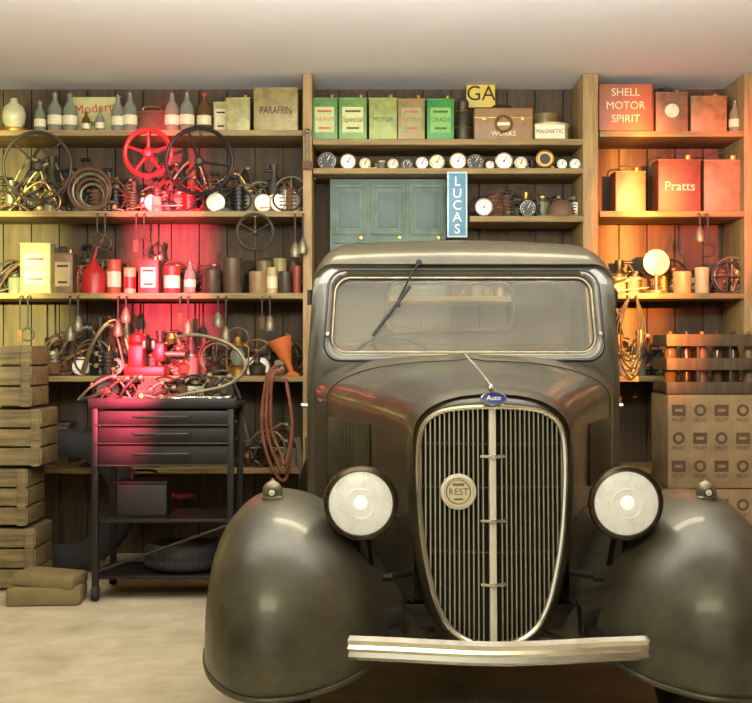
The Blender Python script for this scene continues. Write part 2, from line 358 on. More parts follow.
# ---- middle unit
greens=[(325,26,50,(84,124,60),(176,190,120)),(353,28,50,(98,136,64),(196,196,130)),(383,28,50,(140,150,72),None),(411,27,49,(140,116,62),(140,150,88)),(440,27,49,(48,130,48),(120,176,80))]
for i,(u,w,h,c,l) in enumerate(greens):
    tin(u,139,w,h,c,d=8.22,dep=.15,label=l,txt=['HEAVY','Special','MOTOR','EXTRA','GRADE'][i],tc=RED if i in(0,3) else mat('green_ink',(50,84,44),.6))
bl=B(); H=L(44); bl.lathe([(.045,0),(.048,.01),(.048,H*.3),(.04,H*.34),(.04,H*.62),(.03,H*.68),(.036,H*.72),(.036,H*.92),(.02,H)],DKST); bl.ring((0,0,H*.32),.048,.006,BRASS,'xy'); bl.ring((0,0,H*.7),.038,.005,BRASS,'xy'); bl.done('grease_gun',(X(463,8.22),8.22,zs(139)))
bl=B(); W=L(58,8.25);H=L(32,8.25); bl.box((0,0,H/2),(W,.2,H),mat('tan_case',(140,104,62),.5,0,.3,9),bev=.012); bl.box((0,-.002,H*.7),(W+.006,.204,.008),BRASS); bl.lathe([(.04,0),(.05,-.008),(.06,0)],BRASS,(0,-.104,H*.5),'y',cap=False); bl.box((0,-.104,H*.5),(.08,.004,.02),CREAM); bl.text('WORKS',.045,(0,-.104,H*.2),CREAM,fit=.2)
for s in(-1,1): bl.box((s*W*.33,-.102,H*.68),(.025,.01,.03),BRASS)
bl.tube(crv([(-.06,0,H),(-.05,0,H+.03),(.05,0,H+.03),(.06,0,H)],4),.006,BLACK); bl.done('tool_case',(X(502,8.25),8.25,zs(139)))
roundtin(550,139,36,18,(190,180,130),d=8.25,name='tyre_patch_tin'); roundtin(545,139,26,34,(130,110,66),d=8.48,name='tyre_patch_tin')
bl=B(); bl.text('MAGNETIC',.035,(0,0,.05),INK); bl.box((0,.002,.05),(.19,.003,.09),CREAM,bev=0); bl.done('paper_label',(X(550,8.12),8.118,zs(139)))
bl=B(); bl.box((0,0,L(14)),(L(30),.01,L(28)),YEL,bev=.002); bl.text('GA',.14,(0,-.008,L(14)),INK); bl.tube([(0,0,L(20)),(0,.12,L(20))],.004,STEEL); bl.done('enamel_sign',(X(481,8.45),8.47,Z(107,8.45)))
for u,r,k in ((327,9,0),(348,8.5,1),(393,6,0),(437,8,0),(458,9,1),(475.5,8,0),(504,9,0),(422,7,1),(521,7,0),(365,6.5,1),(407,5.5,0),(490,5,1)):
    gauge(u,168,r,m=[CHROME,BRASS][k],face=[WHITE,CREAM,WHITE,BLACK][int(u)%4])
heap(360,440,zs(168),13,21,14,d=8.39,dep=.16,name='small_fittings',pal=[CHROME,CREAM,STEEL,WHITE],kinds='hcjb'); heap(480,580,zs(168),15,22,18,d=8.42,dep=.12,name='small_fittings',kinds='hcjbpe')
bl=B(); bl.lathe([(.055,0),(.05,.01),(.03,.05),(.018,.12),(.03,.13),(.03,.16),(0,.17)],BRASS,o=(0,0,.062),axis='y',seg=24); bl.ring((0,0,.062),.053,.006,BRASS); bl.cyl((0,-.002,.062),.035,.004,BLACK,'y'); bl.box((0,.12,.03),(.03,.03,.06),BLACK); bl.done('brass_horn',(X(545,8.13),8.13,zs(168)))
gauge(562,168,6,m=DKST); gauge(575,168,6,m=CHROME)
# teal cabinet
bl=B(); W=L(116,8.3); H=Z(176,8.3)-zs(296)-.02; bl.box((0,.1,H/2),(W,.2,H),TEALP)
for i in range(3):
    for j in range(2):
        cx=-W/2+W*(i+.5)/3; cz=H*(.27+.47*j)
        for s in(-1,1): bl.box((cx+s*W*.135,-.006,cz),(.022,.014,H*.42),TEALP); bl.box((cx,-.006,cz+s*H*.2),(W*.27,.014,.022),TEALP)
        bl.box((cx,-.002,cz),(W*.17,.01,H*.3),mat('teal_panel',(76,98,96),.5,0,.3,8),bev=.004)
    bl.cyl((cx+W*.1,-.02,H*.5),.012,.03,BRASS,'y')
bl.done('painted_cabinet',(X(388,8.3),8.3,zs(296)))
bl=B(); H=L(62,8.12); W=L(17,8.12); bl.box((0,0,H/2),(W+.02,.016,H+.02),mat('sign_border',(190,214,214),.4)); bl.box((0,-.006,H/2),(W,.012,H),SIGNB)
for i,c in enumerate('LUCAS'): bl.text(c,.085,(0,-.014,H-.055-i*H*.19),WHITE)
bl.tube([(0,0,H*.95),(0,.12,H*.95)],.004,STEEL); bl.done('enamel_sign',(X(457,8.09),8.075,Z(236,8.09)))
heap(472,580,zs(216),32,23,50,d=8.39,dep=.18,name='headlamp_parts'); heap(472,580,zs(296)+.0,40,25,30,d=8.3)
bl=B(); r=L(14,8.2); bl.lathe([(r,0),(r,.02),(r*.9,.06),(r*.5,.1),(0,.12)],LEATH); bl.box((0,-.0,.004),(r*2.6,r*1.7,.008),LEATH); bl.done('flat_cap',(X(560,8.2),8.18,zs(216)))
gauge(484,216,9,m=CHROME,d=8.12); gauge(528,216,8,m=CHROME,face=BLACK,d=8.12)
tin(480,380,34,50,(206,186,120),handle=False,dep=.2,name='cardboard_carton'); tin(430,380,46,40,(190,180,130),handle=False,dep=.2,name='cardboard_carton')
# ---- right unit
tin(627,131,46,50,(150,84,56),d=8.36,dep=.25,handle=False,name='petrol_crate')
bl=B()
for i,t in enumerate(('SHELL','MOTOR','SPIRIT')): bl.text(t,.07,(0,0,.26-i*.085),CREAM)
bl.box((0,.006,.165),(.34,.006,.3),mat('sign_redbrown',(166,92,60),.5,0,.2),bev=.001); bl.done('enamel_sign',(X(626,8.16),8.172,zs(131)))
tin(668,131,32,50,(150,100,70),d=8.34,dep=.22,disc=CREAM,name='petrol_can'); tin(705,131,36,46,(140,112,66),d=8.35,dep=.2,name='petrol_can'); bottle(735,131,36)
tin(676,211,42,62,(124,66,46),d=8.26,dep=.2,txt='Pratts',tc=CREAM,name='petrol_can'); tin(721,211,42,62,(140,108,70),d=8.28,dep=.2,name='petrol_can'); tin(628,211,30,50,(120,78,52),d=8.34,dep=.18,name='petrol_can')
bl=B(); r=.08; bl.cyl((0,0,.01),.07,.02,STEEL); bl.cyl((0,0,.07),.012,.12,STEEL); bl.lathe([(r,0),(r*1.05,-.005),(r*1.05,.01),(r,.02),(r*.7,.07),(0,.09)],CHROME,o=(0,0,.2),axis='y',cap=False); bl.lathe([(0,-.03),(r*.7,-.015),(r*1.0,.0)],mat('spot_lens',(250,236,180),.3,0,.05),o=(0,0,.2),axis='y'); bl.done('spot_lamp',(X(657,8.16),8.18,zs(293)))
heap(604,700,zs(293),38,41,50,d=8.44,dep=.14); heap(712,742,zs(293),46,42,20); heap(602,664,zs(376),50,43,38); roundtin(682,293,18,22,(186,150,100),d=8.2); roundtin(702,293,14,26,(200,180,130),d=8.18)
bl=B()
for i in range(3): bl.tube(crv([(0,0,0),(-.06-.02*i,-.01,-.2),(-.05,-.0,-.35-.05*i),(.03,0,-.4-.06*i),(.06+.02*i,0,-.25),(.04,.0,0)],8),.006,DKST)
bl.tube([(-.01,-.02,-.0),(-.01,.045,0)],.006,STEEL); bl.tube([(.05,-.02,-.0),(.05,.045,0)],.006,STEEL)
bl.done('hanging_hose',(X(630,8.05),8.05,zs(293)-.018))
# cardboard boxes right, crate on top
def carton(x0,x1,y,dep,z0,z1):
    b=B(); W=x1-x0;H=z1-z0; b.box((0,dep/2,H/2),(W,dep,H),CARD,bev=.006); b.box((0,dep/2,H+.001),(W*.98,.06,.004),mat('tape',(150,120,70),.4),bev=0)
    pb=mat('print_brown',(86,64,44),.8)
    for j in range(3):
        for i in range(5):
            cx=-W/2+W*(i+.5)/5; cz=H*(.2+.3*j)
            if (i+j)%2: b.cyl((cx,-.001,cz+.02),.036,.003,pb,'y',20); b.cyl((cx,-.003,cz+.02),.02,.003,CARD,'y',12)
            else: b.box((cx,-.002,cz+.02),(W*.13,.003,H*.12),pb,bev=0); b.box((cx,-.004,cz+.02),(W*.07,.003,H*.03),CARD,bev=0)
            b.text('FRUIT',.03,(cx,-.002,cz-H*.07),pb,fit=W*.14)
    return b.done('cardboard_box',((x0+x1)/2,y,z0))
yb=7.45
carton(X(668,yb),X(775,yb),yb,.45,0.002,.56); carton(X(668,yb),X(775,yb),yb,.45,.566,Z(395,yb))
b=B(); W=X(765,yb)-X(668,yb); H=L(60,yb); b0=Z(395,yb)+.005
for z in (.0,.4,.8):
    for s in (0,1): b.box((0,s*.36+.02,H*(z+.1)),(W,.016,H*.2),WOODD,bev=.002)
for s in (-1,1):
    for z in (.1,.5,.9): b.box((s*(W/2-.008),.2,H*z),(.016,.36,H*.2),WOODD,bev=.002)
b.box((0,.2,.008),(W,.36,.016),WOODD); b.box((-W*.17,.2,H*.5),(.012,.34,H),WOODD,bev=0); b.box((W*.17,.2,H*.5),(.012,.34,H),WOODD,bev=0)
for i in range(6):
    cx=-W*.42+i*W*.165
    b.lathe([(.035,.016),(.035,H*.7),(.014,H*.9),(.014,H*1.05),(0,H*1.06)],[GBROWN,mat('dkbottle',(60,40,24),.2),mat('tan_bottle',(120,92,60),.4)][i%3],(cx,.12,0),seg=14)
b.done('bottle_crate',((X(765,yb)+X(668,yb))/2,yb+.02,b0))
# ---------------------------------------------------------------- left foreground
def crate(x0,x1,y,dep,z0,z1,m=CRATEW):
    b=B(); W=x1-x0;H=z1-z0; n=3
    for i in range(n):
        cz=H*(i+.5)/n
        b.box((0,0,cz),(W,.018,H/n-.012),m,bev=.003); b.box((0,dep,cz),(W,.018,H/n-.012),m,bev=.003)
        for s in(-1,1): b.box((s*(W/2-.009),dep/2,cz),(.018,dep,H/n-.012),m,bev=.003)
    for s in(-1,1): 
        for q in(0,1): b.box((s*(W/2-.035),(-.012,dep+.012)[q],H/2),(.05,.014,H),m,bev=.003)
    b.box((0,dep/2,.012),(W-.04,dep,.016),m); b.box((0,dep/2,H-.012),(W-.03,dep-.02,.016),m)
    return b.done('wooden_crate',((x0+x1)/2,y,z0))
yc=7.25
crate(X(-60,yc),X(36,yc),yc,.36,0.012,.36); crate(X(-60,yc),X(28,yc),yc,.36,.374,.70); crate(X(-70,yc),X(42,yc),yc,.36,.714,1.04); crate(X(-70,yc),X(32,yc),yc,.36,1.054,Z(345,yc))
b=B(); b.box((0,0,.05),(.40,.3,.1),mat('sack_cloth',(120,104,66),.9,0,.2,12,bump=.5),(0,0,.1),.045); b.box((.02,0,.13),(.34,.26,.07),MATS['sack_cloth'],(0,.06,-.1),.035); b.done('folded_sack',(X(45,6.9),6.95,0))
def tyre(r,w,m=RUBBER,hub=True):
    b=B(); P=[]; ri=r*.62
    for a,h in ((ri,-.35),(ri+.03,-.5),(r*.85,-.52),(r*.96,-.42),(r,-.25),(r,.25),(r*.96,.42),(r*.85,.52),(ri+.03,.5),(ri,.35),(ri,-.35)): P.append((a,h*w))
    b.loft([[ (p[0]*math.cos(2*math.pi*i/40),p[0]*math.sin(2*math.pi*i/40),p[1]) for i in range(40)] for p in P],m,flip=True)
    for i in range(44):
        a=2*math.pi*i/44
        for s in(-1,1): b.box((r*math.cos(a)*1.002,r*math.sin(a)*1.002,s*w*.2),(.012,.02,w*.22),m,(0,0,a),.002)
    if hub:
        b.lathe([(ri*1.0,-.3*w),(ri*.95,-.1*w),(ri*.85,.05*w),(ri*.4,.0),(ri*.35,.25*w),(ri*.2,.4*w),(0,.42*w)],DKST,seg=32,cap=False); b.lathe([(ri,-.36*w),(ri,.36*w),(ri*.95,.36*w),(ri*.93,0)],CREAM if hub=='c' else DKST,seg=32,cap=False)
        for i in range(5): b.cyl((ri*.28*math.cos(i*1.2566),ri*.28*math.sin(i*1.2566),.28*w),.012,.02,CHROME,seg=10)
    return b
tyre(.44,.12,hub=False).done('spare_tyre',(X(66,7.9),7.9,.445),rot=(math.pi/2-.12,0,.1))
# tool trolley
yt=6.95; b=B(); x0=X(92,yt);x1=X(234,yt); W=x1-x0; D=.48; ht=Z(404,yt)
for sx in(-1,1):
    for sy in(0,1): b.box((sx*(W/2-.018),sy*D,ht/2+.03),(.035,.035,ht-.06),BLACK); b.lathe([(0,-.02),(.04,-.018),(.045,0),(.04,.018),(0,.02)],RUBBER,(sx*(W/2-.018),sy*D,.046),'x',16)
b.box((0,D/2,ht-.012),(W+.03,D+.06,.024),BLACK); b.box((0,-.035,ht+.008),(W+.03,.012,.05),BLACK)
hs=[.09,.1,.12]; z=ht-.03
for h in hs:
    b.box((0,D/2-.01,z-h/2),(W-.07,D,h-.014),BLACK,bev=.006); b.tube([(-W*.2,-.05,z-h*.4),(-W*.19,-.065,z-h*.4),(W*.19,-.065,z-h*.4),(W*.2,-.05,z-h*.4)],.006,DKST); b.box((0,-.02,z-h+.006),(W-.05,.05,.006),DKST); z-=h
b.box((0,D/2,.44),(W*.9,D,.02),BLACK); b.box((0,D/2,.13),(W,D,.02),BLACK); b.tube([(W/2-.02,0,.42),(-W/2+.02,0,.16)],.01,BLACK)
b.done('tool_trolley',((x0+x1)/2,yt,0))
tyre(.22,.14).done('spare_tyre',((x0+x1)/2+.08,yt+.24,.142+.075))
b=B(); b.box((0,0,.09),(.28,.2,.18),mat('dark_tool_box',(40,30,27),.5),bev=.01); b.box((0,0,.185),(.29,.21,.02),BLACK); b.tube(crv([(-.07,0,.19),(-.06,0,.24),(.06,0,.24),(.07,0,.19)],4),.008,DKST); b.done('toolbox',((x0+x1)/2-.14,yt+.22,.452))
heap(98,230,ht+.001,34,51,60,d=7.3,dep=.2,name='hand_tools_pile',kinds='ppwwtwspvlbfg',pal=[STEEL,DKST,DKST,RUST,BLACK])
b=B()
for i in range(7):
    a=-.25+i*.1; b.box((i*.05-.1,-.02,.008+.004*i),(.26,.02,.008),CHROME,(0,.0,a),.002); b.ring((i*.05-.1+.13*math.cos(a),-.02+.13*math.sin(a),.008+.004*i),.018,.006,CHROME,'xy',n=16)
b.done('spanner_set',(X(168,7.0),7.03,ht+.002))
b=B()
b.tube(crv([(-.25,0,.01),(-.1,0,.05),(.12,.0,.1),(.22,0,.2),(.14,.02,.32),(-.05,.03,.38),(-.2,.03,.36)],8),.010,STEEL); b.cyl((-.25,0,.02),.035,.04,STEEL); b.lathe([(.02,0),(.03,.03),(.02,.06)],BRASS,(-.2,.03,.33)); b.done('exhaust_pipe',(X(208,7.2),7.12,ht+.001))
b=B()
for i in range(3): b.tube(crv([(0.02*i,0,1.13-.02*i),(-.06+.02*i,-.03*i,1.05),(-.09+.03*i,-.02,.75),(-.03+.03*i,-.02,.5+.04*i),(.06,-.02*i,.42+.05*i),(.1,0,.75),(.06,.0,1.05)],8),.011,mat('brown_hose',(130,74,52),.5))
b.cyl((0.02,0.05,1.10),.01,.14,STEEL,'y'); b.done('hanging_hose',(X(276,7.95),7.97,.15))
b=B(); b.box((0,0,.09),(.14,.1,.18),mat('petrol_can_red',(170,30,30),.4),bev=.015); b.cyl((.04,0,.195),.018,.03,BRASS); b.tube(crv([(-.05,0,.18),(-.04,0,.22),(.02,0,.22),(.03,0,.18)],4),.006,BLACK); b.done('petrol_can',(X(218,7.75),7.8,.002))
b=B()
for i in range(3): b.box((.03*i-.05,.02*i,.42),(.03,.02,.84),WOODD,(-.12-.03*i,.06*i-.1,0),.003)
b.done('timber_offcuts',(X(312,7.65),7.7,.01))
b=B(); b.box((0,0,.13),(.36,.2,.26),mat('grey_box',(74,66,52),.6),bev=.01); b.box((0,0,.265),(.38,.22,.02),DKST); b.done('storage_box',(X(40,8.3),8.42,zs(468)))
heap(80,295,zs(468),62,61,100)
b=B(); b.tube([(0,0,0),(0,0,-.16)],.009,STEEL); b.ring((0,0,.02),.022,.007,STEEL,n=20); b.box((0,0,-.19),(.06,.014,.05),RUST); b.tube([(0,-.02,.02),(0,.043,.02)],.005,STEEL); b.done('hanging_wrench',(X(307,8.04),8.05,Z(135,8.04)))
for u,v in ((97,211),(136,211),(295,211),(118,293),(218,293),(20,293),(70,293),(180,293),(262,293),(700,211)):
    b=B(); r_=random.Random(u)
    for i in range(2):
        x=i*.05; l=r_.uniform(.1,.24); b.tube([(x,0,0),(x,0,-l)],.006,DKST); b.tube([(x,-.01,0),(x,.058,0)],.004,STEEL)
        k=r_.random()
        if k<.4: b.lathe([(.03,0),(.034,.03),(.02,.08),(.006,.1)],STEEL,(x,0,-l-.06),seg=16)
        elif k<.7: b.box((x,0,-l-.03),(.035,.012,.08),RUST)
        else: b.ring((x,0,-l-.04),.04,.006,DKST,n=24)
    b.done('hanging_tools',(X(u,8.04),8.04,zs(v)-.02))
# ---------------------------------------------------------------- CAR
car=bpy.data.objects.new('vintage_pickup_truck',None); scene.collection.objects.link(car); car.location=(.40,4.35,0)
HT=[(.03,.272,1.222,1.07),(.10,.295,1.243,1.09),(.3,.35,1.262,1.105),(.5,.41,1.28,1.12),(.75,.485,1.3,1.135),(1.0,.57,1.318,1.15),(1.2,.635,1.335,1.165),(1.32,.665,1.345,1.18),(1.40,.68,1.356,1.19)]
def hsec(y,off=0):
    hw,zt,zsn=interp(HT,y); P=[]
    n=22
    for i in range(n+1):
        t=i/n*math.pi/2; x=hw*math.sin(t)**(2/2.5) if t>0 else 0; z=zsn+(zt-zsn)*max(0,math.cos(t))**(2/2.2)
        z+=.010*math.exp(-(x/.025)**2); P.append((x+off*math.sin(t),y,z+off*math.cos(t)))
    for i in range(1,9): P.append((hw+off-.004*i/8,y,zsn-(zsn-.5)*i/8))
    Lh=[(-p[0],p[1],p[2]) for p in P[1:]][::-1]
    return Lh+P
b=B(); ys=[.03,.06]+[.1+.05*i for i in range(26)]+[1.40]
b.loft([hsec(y) for y in sorted(set(ys)) if y<=1.4],PAINT,closed=False)
for s in(-1,1):
    for i in range(13):
        y=.55+i*.043; hw=interp(HT,y)[0]; b.box((s*(hw+.004),y,.97),(.016,.018,.24),PAINT,(0,0,s*.5),.004)
b.done('hood',parent=car,ang=50)
b=B(); b.tube([p for p in hsec(1.12,.001)],.0035,BLACK,seg=6); b.tube([(0,y,interp(HT,y)[1]+.012) for y in [.08+.05*i for i in range(26)]],.0045,CHROME)
for s in(-1,1): b.tube([(s*(interp(HT,y)[0]+.001),y,.78) for y in [.15+.05*i for i in range(20)]],.004,DARKP)
b.done('hood_trim',parent=car)
half=[(0,1.176),(.10,1.172),(.175,1.158),(.225,1.125),(.245,1.07),(.251,.98),(.247,.85),(.235,.72),(.213,.60),(.185,.50),(.14,.425),(.075,.385),(0,.372)]
pts=[(x,z) for x,z in half]+[(-x,z) for x,z in half[1:-1]][::-1]
out=[(p.x,p.y) for p in crv([(x,z,0) for x,z in pts],5,True)]
def yv(x,z): return .03+(z-.8)*.07-.05*max(0,1-abs(x)/.26)
def oloop(off,dy):
    n=len(out); Q=[]
    for i in range(n):
        a=out[(i-1)%n]; c=out[(i+1)%n]; tx,tz=c[0]-a[0],c[1]-a[1]; l=math.hypot(tx,tz) or 1
        nx,nz=-tz/l,tx/l
        x,z=out[i][0]+nx*off,out[i][1]+nz*off
        if (x-out[i][0])*out[i][0]+(z-out[i][1])*(out[i][1]-.8)<0: x,z=out[i][0]-nx*off,out[i][1]-nz*off
        Q.append((x,yv(*out[i])+dy,z))
    return Q
b=B(); b.loft([oloop(0,.03),oloop(0,-.004),oloop(.012,-.012),oloop(.03,.0),oloop(.042,.03),oloop(.046,.08)],PAINT); b.done('grille_shell',parent=car,ang=60)
b=B(); b.tube(oloop(.004,-.006),.010,CHROME,True)
def zr(x):
    hi=lo=None
    for i in range(len(out)):
        a=out[i];c=out[(i+1)%len(out)]
        if (a[0]-x)*(c[0]-x)<=0 and a[0]!=c[0]:
            z=a[1]+(c[1]-a[1])*(x-a[0])/(c[0]-a[0]); hi=z if hi is None else max(hi,z); lo=z if lo is None else min(lo,z)
    return lo,hi
N=14
for i in range(1,N+1):
    for s in(-1,1):
        x=s*(.016+i*.0163)
        lo,hi=zr(x)
        if hi is None: continue
        P=[(x,yv(x,lo+(hi-lo)*k/6)+.006,lo+(hi-lo)*k/6) for k in range(7)]
        b.loft([[(p[0]-.0034,p[1]+.014,p[2]),(p[0]-.0020,p[1],p[2]),(p[0]+.0020,p[1],p[2]),(p[0]+.0034,p[1]+.014,p[2])] for p in P],NICKEL,flip=True)
P=[(0,yv(0,z)-.004,z) for z in [.375+.1*k for k in range(9)]]
b.loft([[(-.013,p[1]+.02,p[2]),(-.011,p[1],p[2]),(0,p[1]-.002,p[2]),(.011,p[1],p[2]),(.013,p[1]+.02,p[2])] for p in P],mat('satin_chrome',(244,242,230),.42,.25,.06,14),flip=True)
for z in (1.01,.79,.575):
    b.tube([(-.04,yv(.04,z)-.002,z),(0,yv(0,z)-.012,z),(.04,yv(.04,z)-.002,z)],.006,CHROME); b.cyl((0,yv(0,z)-.014,z),.009,.01,CHROME,'y')
for z in (.68,.9,1.05): b.tube([(x*.01,yv(x*.01,z)+.022,z) for x in range(-24,25,4)],.004,DKST)
b.done('grille',parent=car)
b=B(); b.loft([oloop(.0,.05),[(0,.08,.8)]*len(out)],mat('radiator_core',(38,31,23),.8,.1,.4,60)); b.done('radiator',parent=car)
b=B(); c=(-.118,-.012,.89); b.lathe([(0,-.008),(.045,-.006),(.05,-.002)],WHITE,c,'y',32); b.lathe([(.047,-.004),(.05,-.012),(.06,-.008),(.062,.0),(.055,.006)],WHITE,c,'y',32,cap=False); b.text('REST',.032,(c[0],c[1]-.009,c[2]),BRASS,ext=.001); b.ring((c[0],c[1]-.007,c[2]),.041,.002,BRASS); b.box((c[0],c[1]-.007,c[2]+.025),(.04,.004,.008),BRASS,bev=0); b.box((c[0],c[1]-.007,c[2]-.025),(.03,.004,.006),BRASS,bev=0); b.done('grille_badge',parent=car)
b=B(); c=(0,-.036,1.208)
b.lathe([(0,-.009),(.9,-.007),(.95,-.004)],BLUE,(0,0,0),'y',32); b.lathe([(.92,-.004),(.94,-.012),(1.0,-.01),(1.04,.004)],CHROME,(0,0,0),'y',32,cap=False)
for v in b.v: v.x*=.043; v.z*=.022
b.text('Auto',.024,(0,-.011,0),CHROME,ext=.001)
o=b.done('bonnet_badge',parent=car); o.location=c; o.rotation_euler=(-.35,0,0)
b=B(); b.lathe([(.010,0),(.008,.004),(.005,.010),(0,.014)],CHROME,(0,.05,1.243)); b.tube([(0,.05,1.25),(-.01,.14,1.272)],[.004,.002],CHROME); b.done('bonnet_ornament',parent=car)
FT=[(.20,.05),(.30,.12),(.396,.235),(.46,.325),(.53,.395),(.62,.45),(.70,.475),(.77,.48),(.84,.46),(.895,.415),(.94,.35),(.97,.27),(.985,.18),(.985,.12)]
fc=[(p.x,p.y) for p in crv([(a,c,0) for a,c in FT],4)]
def fender(name,s,yc,ff,fr,th0=-14,th1=176,pr=fc,kz=.38,m=FPAINT):
    b=B(); lo=[]
    for j in range(49):
        th=math.radians(th0+(th1-th0)*j/48); c=math.cos(th); f=ff if c>0 else fr
        lo.append([(s*ax,yc-f*r*c,kz+r*math.sin(th)) for ax,r in pr])
    b.loft(lo,m,closed=False,flip=(s<0))
    b.tube([l[-1] for l in lo],.008,m); b.tube(lo[0],.008,m)
    o=b.done(name,parent=car,ang=60); md=o.modifiers.new('sol','SOLIDIFY'); md.thickness=.006; md.offset=0
    return o
fender('front_fender_l',-1,.22,1.2,2.2); fender('front_fender_r',1,.22,1.2,2.2)
rf=[(ax*.86+.0,r) for ax,r in fc if ax>.6]
fender('rear_fender_l',-1,2.9,1.1,1.1,pr=rf,m=DARKP); fender('rear_fender_r',1,2.9,1.1,1.1,pr=rf,m=DARKP)
for s in(-1,1):
    b=B(); b.box((s*.83,1.75,.34),(.24,1.4,.035),DARKP,bev=.012)
    for i in range(7): b.box((s*(.74+i*.03),1.75,.36),(.008,1.36,.006),RUBBER,bev=0)
    b.done('running_board',parent=car)
    for nm,yy in (('front_wheel',.22),('rear_wheel',2.9)):
        o=tyre(.37,.15,hub='c').done(nm,(s*.72,yy,.372),parent=car,rot=(0,s*math.pi/2,0))
        if nm=='rear_wheel': o.location.x=s*.68
    b=B(); c=(s*.452,-.03,.853)
    b.lathe([(.118,0),(.122,.004),(.12,.05),(.105,.11),(.08,.17),(.045,.215),(.015,.235),(0,.237)],DARKP,c,'y',40)
    b.lathe([(.108,-.010),(.113,-.018),(.124,-.014),(.129,.0),(.127,.014),(.12,.02)],mat('lamp_rim',(70,61,48),.25,.7,.2,10),c,'y',48,cap=False)
    b.tube([(c[0],c[1]+.09,.75),(c[0]-s*.005,.1,.62)],[.028,.04],DARKP)
    b.done('headlight_housing',parent=car)
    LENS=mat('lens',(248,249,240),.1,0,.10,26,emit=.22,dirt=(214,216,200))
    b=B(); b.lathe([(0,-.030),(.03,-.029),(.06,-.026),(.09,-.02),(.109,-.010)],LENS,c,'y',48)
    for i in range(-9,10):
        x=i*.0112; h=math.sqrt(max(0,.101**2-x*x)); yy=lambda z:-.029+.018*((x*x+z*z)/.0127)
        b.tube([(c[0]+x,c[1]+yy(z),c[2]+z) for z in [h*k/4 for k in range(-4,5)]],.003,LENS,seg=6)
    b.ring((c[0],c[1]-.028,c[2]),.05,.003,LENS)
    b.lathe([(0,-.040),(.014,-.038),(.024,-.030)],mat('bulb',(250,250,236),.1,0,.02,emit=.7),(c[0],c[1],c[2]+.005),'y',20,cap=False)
    b.done('headlight_lens',parent=car)
    b=B(); c=(s*.765,.12,.845); b.lathe([(.036,0),(.038,.012),(.034,.018),(.036,.022),(.034,.045),(.022,.062),(.008,.070),(.006,.076),(0,.078)],STEEL,c,seg=28); b.lathe([(0,-.008),(.010,-.006),(.012,0)],WHITE,(c[0],c[1]-.033,c[2]+.03),'y',20); b.ring((c[0],c[1]-.033,c[2]+.03),.014,.003,DKST); b.done('fender_lamp',parent=car)
    b=B(); b.tube([(s*.69,1.52,1.12),(s*.735,1.51,1.12),(s*.745,1.56,1.12),(s*.745,1.66,1.12)],.011,CHROME); b.cyl((s*.70,1.52,1.12),.02,.012,CHROME,'x'); b.done('door_handle',parent=car)
    b=B()
    for z in (.85,1.25,1.62): b.cyl((s*.705,1.5,z),.012,.07,BLACK); b.box((s*.70,1.53,z),(.01,.06,.035),BLACK)
    b.done('door_hinge',parent=car)
b=B()
P=crv([(-.80,.0,.40),(-.65,-.16,.40),(-.33,-.235,.40),(0,-.25,.39),(.33,-.235,.40),(.65,-.16,.40),(.80,0,.40)],8)
b.loft([[(p.x,p.y+.006,p.z-.04),(p.x,p.y-.008,p.z-.027),(p.x,p.y-.004,p.z-.011),(p.x,p.y-.01,p.z),(p.x,p.y-.004,p.z+.011),(p.x,p.y-.008,p.z+.027),(p.x,p.y+.006,p.z+.04)] for p in P],CHROME,closed=False,flip=True)
b.loft([[(p.x,p.y+.008,p.z-.04),(p.x,p.y+.008,p.z+.04)] for p in P],DKST,closed=False)
for s in(-1,1): b.box((s*.34,-.1,.40),(.05,.26,.05),DARKP)
b.done('front_bumper',parent=car)
b=B()
for s in(-1,1): b.box((s*.34,1.7,.44),(.07,3.4,.1),DARKP); b.cyl((s*.30,.22,.37),.03,.6,DKST,'x')
for y in (.15,1.0,2.0,3.3): b.box((0,y,.44),(.66,.07,.08),DARKP)
b.cyl((0,2.9,.37),.045,1.2,DKST,'x'); b.lathe([(0,-.12),(.1,-.08),(.13,0),(.1,.08),(0,.12)],DKST,(0,2.9,.37),'y'); b.box((0,.5,.7),(.36,.5,.5),DKST,bev=.03)
b.done('chassis',parent=car)
b=B()
for s in (-1,1): b.tube([(s*.36,-.02,.60),(s*.27,.06,.60)],.010,BLACK); b.cyl((s*.36,-.025,.60),.015,.035,BLACK,'x')
b.done('apron_bolts',parent=car)
def rr(hw,z0,z1,r,yf,nc=10,ns=10,crown=0):
    C=[(hw-r,z1-r,0),(-(hw-r),z1-r,90),(-(hw-r),z0+r,180),(hw-r,z0+r,270)]; P=[]
    for i,(cx,cz,a0) in enumerate(C):
        for k in range(nc+1):
            a=math.radians(a0+90*k/nc); P.append((cx+r*math.cos(a),cz+r*math.sin(a)))
        nx,nz,_=C[(i+1)%4]; a=math.radians(a0+90); p0=P[-1]; p1=(nx+r*math.cos(a),nz+r*math.sin(a))
        for k in range(1,ns): P.append((p0[0]+(p1[0]-p0[0])*k/ns,p0[1]+(p1[1]-p0[1])*k/ns))
    Q=[]
    for x,z in P:
        t=(z-z0)/(z1-z0)
        zz=z+crown*(1-(x/hw)**2)*max(0,t*2-1)
        xx=x*(1-.05*max(0,(z-1.3))/.5) if z>1.3 else x
        Q.append((xx,yf(zz) if callable(yf) else yf,zz))
    return Q
rk=lambda y0:(lambda z:y0+max(0,z-1.3)*.16)
W0=rr(.605,1.368,1.705,.07,rk(1.415))
